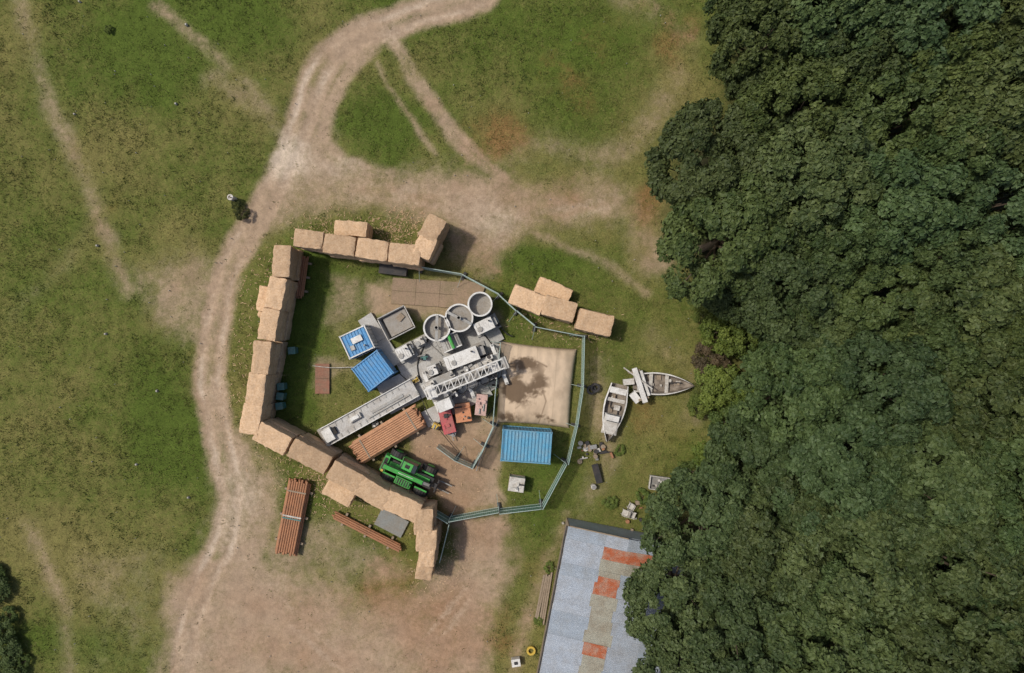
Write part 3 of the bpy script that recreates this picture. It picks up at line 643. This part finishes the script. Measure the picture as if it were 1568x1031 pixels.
def f1(mb):
    mb.box((1.15,0,.95),(1.3,1.3,.08),offw,taper=.8);mb.box((.4,0,1.1),(.6,1.3,.5),white,taper=.8);mb.box((.4,0,1.2),(.62,.9,.2),glass);mb.box((-1.9,0,.8),(.5,1.4,.3),white)
    clutter(mb,-1.6,.2,-.5,.5,.4,10,[offw,wood,dark,white],.1,.5,.4)
def f2(mb):
    clutter(mb,-1.8,1.3,-.5,.5,.35,12,[offw,wood,dark],.1,.4,.2);mb.box((-2.0,0,.85),(.5,1.5,.25),offw)
boat('derelict_boat',938,632,-103,4.9,1.9,.95,{'in':hullin,'f':f1})
boat('derelict_boat',1016,588,-3,5.0,1.9,.85,{'in':hullin,'f':f2})
mb=MB(); mb.box((0,0,1.3),(3.0,.42,.3),white);mb.box((0,.5,1.0),(2.2,.25,.2),white);mb.box((.9,-.6,.8),(.9,.6,.5),white,rz=20);mb.box((-.5,-.7,.7),(.5,.9,.5),offw,rz=-12);mb.cyl((-1.8,-.8,1.2),(.6,.9,1.4),.06,offw)
for x in(-1.2,1.2): mb.box((x,0,.6),(.15,.9,1.2),wood)
place(mb,'boat_trailer',979,590,1.2,-72,.02)
# ---------------------------------------------------------------- shed
def shed():
    he=2.7; x0,y0,_=W(872,806,he); wd,ln=9.6,26.0; sl=.09
    mb=MB(); zf=lambda x,y: he+ (sl*x if x<wd/2 else sl*(wd-x))
    def sheet(xa,xb,ya,yb,m,dz):
        n=max(3,int((yb-ya)/.15*5));vs=[];fs=[];tl=random.uniform(-.012,.012)
        for i in range(n+1):
            y=ya+(yb-ya)*i/n; w=.022*math.sin(2*math.pi*y/.15)
            vs+=[(xa+tl,-y,zf(xa,y)+w+dz),(xb+tl*3,-y,zf(xb,y)+w+dz)]
        for i in range(n): fs.append((2*i,2*i+1,2*i+3,2*i+2))
        mb.add(vs,fs,m)
    y=0;i=0
    while y<ln:
        h=.98; dz=(i%2)*.012
        col1={1:rustp,3:rustp,4:rustp,9:rustp,0:galv2,2:cream}.get(i, cream if 5<=i<9 or i in(10,11,12) else random.choice([galv2,galv]))
        col2={0:galv,1:rustp,2:cream}.get(i,random.choice([galv,galv2,galv2]))
        x1=2.95+random.uniform(-.18,.18); x2=4.9+random.uniform(-.25,.25)
        sheet(-.12,x1,y,y+h+.03,random.choice([galv,galv2]),dz)
        sheet(x1-.05,x2,y+(0.45 if i==3 else 0),y+h+.03,col1,dz+.02)
        if i==3: sheet(x1-.05,x2,y,y+.46,cream,dz+.02)
        sheet(x2-.05,7.4,y,y+h+.03,col2,dz+.004);sheet(7.35,wd+.12,y,y+h+.03,random.choice([galv,galv2]),dz+.03)
        y+=h;i+=1
    mb.box((.02,-ln/2,he/2-.03),(.1,ln,he-.1),wood);mb.box((wd-.02,-ln/2,he/2-.03),(.1,ln,he-.1),wood)
    for yy in(.05,ln-.05):
        mb.box((wd/2,-yy,he/2-.02),(wd-.12,.1,he-.08),galv)
    mb.box((wd/4,.04,he+.26),(wd/2,.09,.14),wood,ry=-math.degrees(math.atan(sl)))
    for k in range(9): mb.box((-.06,-1.5-k*2.8,1.6),(.06,.9,.9),glass);mb.box((-.07,-1.5-k*2.8,2.1),(.1,1.1,.1),offw)
    mb.cyl((-.2,0,he-.06),(-.2,-ln,he-.06),.07,dark,n=8)
    mb.obj('corrugated_shed',(x0,y0,0),-11)
shed()
# ---------------------------------------------------------------- yard junk
mb=MB()
for i in range(5): mb.box((random.uniform(-.1,.1),i*.17-.3,.1+.03*i),(4+random.uniform(-.6,.6),.14,.05),wood,rz=random.uniform(-2,2))
place(mb,'timber_planks',833,914,0,80,0)
mb=MB(); l,w=1.6,1.1
for s in(-1,1):
    mb.box((0,s*w/2,.5),(l,.06,.35),offw);mb.box((s*l/2,0,.5),(.06,w,.35),offw)
    for t in(-1,1): mb.box((s*(l/2-.05),t*(w/2-.05),.2),(.06,.06,.5),grey)
mb.box((0,0,.35),(l,w,.04),grey);clutter(mb,-.5,.5,-.3,.3,.37,7,[offw,dark,wood],.1,.4,.2)
place(mb,'old_cattle_trough',1009,740,.5,-8,.01)
def chair(px,py,a):
    mb=MB();mb.box((0,0,.45),(.5,.5,.05),offw)
    for s in(-1,1):
        for t in(-1,1): mb.cyl((s*.22,t*.22,0),(s*.22,t*.22,.45),.025,offw,n=6)
        mb.cyl((-.25,s*.22,.45),(-.35,s*.22,.95),.02,offw,n=6);mb.box((0,s*.26,.66),(.5,.05,.03),offw)
    for k in range(4): mb.box((-.28-.02*k,0,.55+k*.11),(.02,.46,.06),offw)
    place(mb,'garden_chair',px,py,.4,a,0)
chair(966,775,60);chair(957,785,160);chair(968,788,-20)
mb=MB();mb.box((0,0,.35),(.55,1.7,.08),dark,rx=6);mb.box((0,.6,.17),(.5,.08,.34),dark);mb.box((0,-.6,.17),(.5,.08,.34),dark);place(mb,'dark_bench',914,725,.3,15,.01)
mb=MB()
mb.tube((0,0,0),.38,.22,.2,yellow,20);place(mb,'old_tyre',813,995,0,0,0)
mb=MB();mb.tube((0,0,0),.4,.22,.22,dark,20);mb.tube((.3,.2,.2),.4,.22,.22,dark,20);place(mb,'tyre_pile',905,597,0,0,0)
mb=MB();mb.cyl((0,0,0),(0,0,.9),.22,offw,n=16);mb.tube((0,0,.9),.25,.16,.06,offw,16);mb.cyl((0,0,.9),(0,0,1.3),.05,wood,n=8);place(mb,'water_butt',354,303,.8,0,0)
mb=MB();mb.cyl((0,0,0),(0,0,.5),.22,offw,n=14);mb.box((0,0,.52),(.3,.3,.05),grey);place(mb,'white_bucket',908,744,0,0,0)
mb=MB();mb.box((0,0,.3),(.7,.6,.5),offw);mb.box((0,0,.57),(.74,.64,.05),white);mb.box((.0,.0,.62),(.3,.25,.06),dark);place(mb,'plastic_crate',790,1010,0,8,.01)
mb=MB();clutter(mb,-1.4,1.4,-.9,.9,0,26,[wood,dark,offw,rust,grey],.15,.6,.35);place(mb,'scrap_pile',910,690,0,10,0)
mb=MB();clutter(mb,-.9,.9,-2.0,2.0,0,16,[wood,dark,offw,rust],.1,.5,.25);place(mb,'scrap_pile',975,800,0,10,0)
random.seed(21)
mb=MB()
for i in range(230):
    px=random.uniform(0,1060);py=random.uniform(0,1031);r=random.choice([.03,.04,.05]) if i>9 else .13
    if i<9: px=random.uniform(0,330)
    x,y,_=W(px,py);vs=[]
    for a in range(6):
        t=a*math.pi/3;q=r*random.uniform(.7,1.2);vs.append((x+q*math.cos(t),y+q*math.sin(t),-.1))
    vs+=[(x+(v[0]-x)*.6,y+(v[1]-y)*.6,r*.9) for v in vs]
    mb.add(vs,[(a,(a+1)%6,6+(a+1)%6,6+a) for a in range(6)]+[tuple(range(6,12))],stone)
mb.obj('field_stones')
# ---------------------------------------------------------------- trees
leaf=leafmat('foliage',(0.028,0.050,0.016),(0.088,0.122,0.040),.6,True,spec=.25)
def crown(name,seed,R=5.5,H=13.0,nl=120,lr=(.75,1.35),per=270,ls=(.14,.25),flat=.72,trunk=True,fill=1.0):
    r=np.random.default_rng(seed)
    cz=H-R*flat; ph=r.uniform(0,6.28,4); VV=[];RN=[]
    limbs=[]
    for i in range(nl):
        z=r.uniform(-.2,1.0); a=r.uniform(0,6.283); rr=math.sqrt(max(0,1-z*z))
        shp=1+.15*math.sin(2*a+ph[0])+.12*math.sin(3*a+ph[1])+.08*math.sin(5*a+ph[2])
        q=r.uniform(.76,1.0) if r.random()<.88 else r.uniform(.4,.7)
        c=np.array([math.cos(a)*rr*R*shp*q,math.sin(a)*rr*R*shp*q,cz+z*R*flat*q*(1+.1*math.sin(4*a+ph[3]))])
        if i%9==0: limbs.append(c)
        lrad=r.uniform(*lr); n=int(per*lrad**2*fill)
        out=(c-np.array([0,0,cz]));out/=np.linalg.norm(out)+1e-6; out=out*.5+np.array([0,0,.65])
        d=r.normal(size=(n,3)); d/=np.linalg.norm(d,axis=1,keepdims=True); d=d+out*.85; d/=np.linalg.norm(d,axis=1,keepdims=True)
        bump=1+.25*np.sin(d[:,0]*7+ph[0]+i)*np.sin(d[:,1]*7+i)+.1*np.sin(d[:,2]*11+i)
        p=c+d*(lrad*bump*r.uniform(.78,1.04,n))[:,None]*np.array([1,1,.75])
        nr=d*.9+r.normal(size=(n,3))*.48+np.array([0,0,.25]); nr/=np.linalg.norm(nr,axis=1,keepdims=True)
        t=np.cross(nr,r.normal(size=(n,3)));t/=np.linalg.norm(t,axis=1,keepdims=True);bt=np.cross(nr,t)
        s=r.uniform(*ls,n)[:,None]
        quad=np.stack([p-t*s,p-bt*s*.66+nr*s*.15,p+t*s,p+bt*s*.66+nr*s*.15],1)
        VV.append(quad.reshape(-1,3)); RN.append(np.clip(r.random()*.45+r.random(n)*.55,0,1))
    V=np.concatenate(VV);F=np.arange(len(V)).reshape(-1,4);rn=np.concatenate(RN);mi=np.zeros(len(F))
    if trunk:
        mb=MB()
        mb.cyl((0,0,-.3),(.1,0,cz*.55),R*.07,bark,r1=R*.05,n=10);mb.cyl((.1,0,cz*.55),(0,.1,H*.86),R*.05,bark,r1=.05,n=8)
        for c in limbs:
            b0=Vector((.05,.02,cz*random.uniform(.4,.75)));mid=b0.lerp(Vector(c),.5)+Vector((0,0,.4));mb.cyl(b0,mid,R*.025,bark,r1=R*.016,n=6,caps=False);mb.cyl(mid,Vector(c),R*.016,bark,r1=.03,n=6,caps=False)
        tv=np.array(mb.v);tf=np.array([f for f in mb.f if len(f)==4]);F=np.concatenate([F,tf+len(V)]);V=np.concatenate([V,tv]);rn=np.concatenate([rn,np.zeros(len(tf))]);mi=np.concatenate([mi,np.ones(len(tf))])
    return npmesh(name,V,F,[leaf,bark],mi=mi,attrs={'rnd':('FLOAT','FACE',rn)})
crowns=[crown('tree_crown_%d'%i,100+i,nl=120+12*(i%3),lr=((.65,1.1),(.75,1.25),(.55,1.0))[i%3]) for i in range(6)]
shr=[crown('shrub_crown_%d'%i,300+i,R=1.6,H=2.6,nl=26,lr=(.35,.6),per=900,ls=(.06,.12),flat=.75) for i in range(3)]
T=[(1172,60,88,12),(1290,30,100,14),(1420,50,110,15),(1540,60,100,15),(1180,150,68,10),(1100,262,98,11),(1120,360,108,12),(1235,170,90,13),(1250,290,110,14),(1375,180,105,14),(1500,180,110,16),
(1215,420,95,12),(1370,320,110,15),(1500,320,105,15),(1120,440,55,8),(1205,490,60,9),(1330,450,100,13),(1470,450,110,14),(1580,430,90,15),
(1225,590,100,12),(1345,590,100,14),(1470,600,105,14),(1580,570,90,13),(1165,690,88,10),(1280,710,105,13),(1410,735,110,14),(1550,710,100,15),
(1085,790,90,10),(1190,830,100,12),(1310,850,110,14),(1440,860,110,15),(1560,850,100,13),(1040,900,88,9),(1145,950,100,12),(1270,970,110,14),(1400,990,110,14),(1540,990,110,15),(1065,1010,88,10),
(1230,-60,100,13),(1360,-60,100,13),(1490,-60,100,14),(1200,1080,110,12),(1340,1090,110,13),(1480,1100,110,13),(1060,1110,90,11),(1680,100,110,14),(1680,300,110,14),(1680,500,110,14),(1680,700,110,14),(1680,900,110,14),(1150,220,60,9),(1300,380,80,14),(1430,250,80,15),(1420,400,70,14),(1270,520,80,11),(1410,530,80,13),(1530,520,80,14),(1230,770,80,11),(1360,790,80,13),(1490,790,80,14),(1240,900,80,12),(1370,920,80,13),(1500,920,80,13),(1300,110,80,13),(1440,120,80,15),(1150,10,60,11)]
random.seed(77)
for k,(px,py,rp,H) in enumerate(T):
    hm=H*.72; x,y,_=W(px,py,hm); R=rp/(S*CH/(CH-hm)); s=R/5.9
    o=bpy.data.objects.new('broadleaf_tree',crowns[random.randrange(6)]);COL.objects.link(o)
    o.location=(x,y,0);o.rotation_euler=(0,0,random.uniform(0,6.28));o.scale=(s,s,H/13.0)
    v=random.uniform(.72,1.08);w=random.uniform(-.08,.14);o.color=(v*(1+w),v,v*(1-w*.8+random.uniform(-.1,.1)),1)
    if (px,py)==(1120,360): o.color=(1.08,1.02,.9,1)
SH=[(1100,588,36,3,(1.9,1.7,1.0)),(1125,600,30,3,(1.6,1.5,.9)),(1088,546,28,2.4,(1.3,.66,1.1)),(1112,505,34,3.4,(1.6,1.45,.8)),(1135,520,30,3.4,(1.4,1.3,.8)),(1120,650,34,3,(1.2,1.2,.9)),(1100,700,34,3,(1.6,1.5,.8)),(1062,725,22,1.8,(1.3,1.2,.8)),(1080,480,24,2.2,(1.4,1.2,.7)),
(-6,965,24,1.4,(1.0,1.0,.8)),(-8,905,22,1.2,(1.0,1.0,.8)),(8,1000,24,1.2,(1.0,1.0,.8)),(12,1032,24,1.2,(1.1,1.1,.8)),(14,940,13,.8,(1.2,1.2,.8)),(34,1015,12,.7,(1.3,1.3,.8)),(-10,880,16,.9,(1.2,1.2,.8)),(372,328,11,1.0,(1.1,.8,.7)),(362,316,9,.8,(1.2,.95,.8)),(840,870,9,.4,(1.9,1.7,1)),(825,950,8,.4,(1.9,1.7,1)),(935,770,11,.5,(1.6,1.5,.9)),(985,760,12,.6,(1.5,1.5,.9)),(950,690,9,.4,(1.7,1.6,.9)),(1040,745,14,1,(1.1,1.1,.8)),(1010,800,20,2,(1.1,1.1,.8)),(1075,620,20,1.5,(1.6,1.4,.8)),(1070,600,14,1,(1.5,1.2,.8)),(165,45,7,.5,(1.8,1.6,.9)),(1010,600,7,.4,(1.5,1.5,.8)),(880,825,7,.4,(1.5,1.5,.8))]
for (px,py,rp,H,c) in SH:
    x,y,_=W(px,py,H*.6); s=rp/S/1.9
    o=bpy.data.objects.new('shrub',shr[random.randrange(3)]);COL.objects.link(o);o.location=(x,y,-.15);o.rotation_euler=(0,0,random.uniform(0,6.28));o.scale=(s,s,H/2.6);o.color=(*c,1)
# ---------------------------------------------------------------- light & camera
w=bpy.data.worlds.new('World');scene.world=w;w.use_nodes=True;nt=w.node_tree
sk=nd(nt,'ShaderNodeTexSky',sky_type='NISHITA');sk.sun_disc=False
sdir=Vector((-1,.32,math.tan(math.radians(57))*1.05)).normalized()
sk.sun_elevation=math.asin(sdir.z);sk.sun_rotation=math.atan2(sdir.x,sdir.y);sk.dust_density=3.5
nt.links.new(sk.outputs[0],nt.nodes['Background'].inputs[0]);nt.nodes['Background'].inputs[1].default_value=.11
l=bpy.data.lights.new('sun','SUN');l.energy=2.75;l.angle=math.radians(4);l.color=(1,.94,.83)
o=bpy.data.objects.new('sun',l);COL.objects.link(o);o.rotation_euler=sdir.to_track_quat('Z','Y').to_euler()
c=bpy.data.cameras.new('camera');c.lens=24;c.sensor_width=36;c.clip_end=3000;o=bpy.data.objects.new('camera',c);COL.objects.link(o);o.location=(0,0,CH);o.rotation_euler=(0,0,0);scene.camera=o
scene.view_settings.view_transform='Standard';scene.view_settings.look='None';scene.view_settings.exposure=0
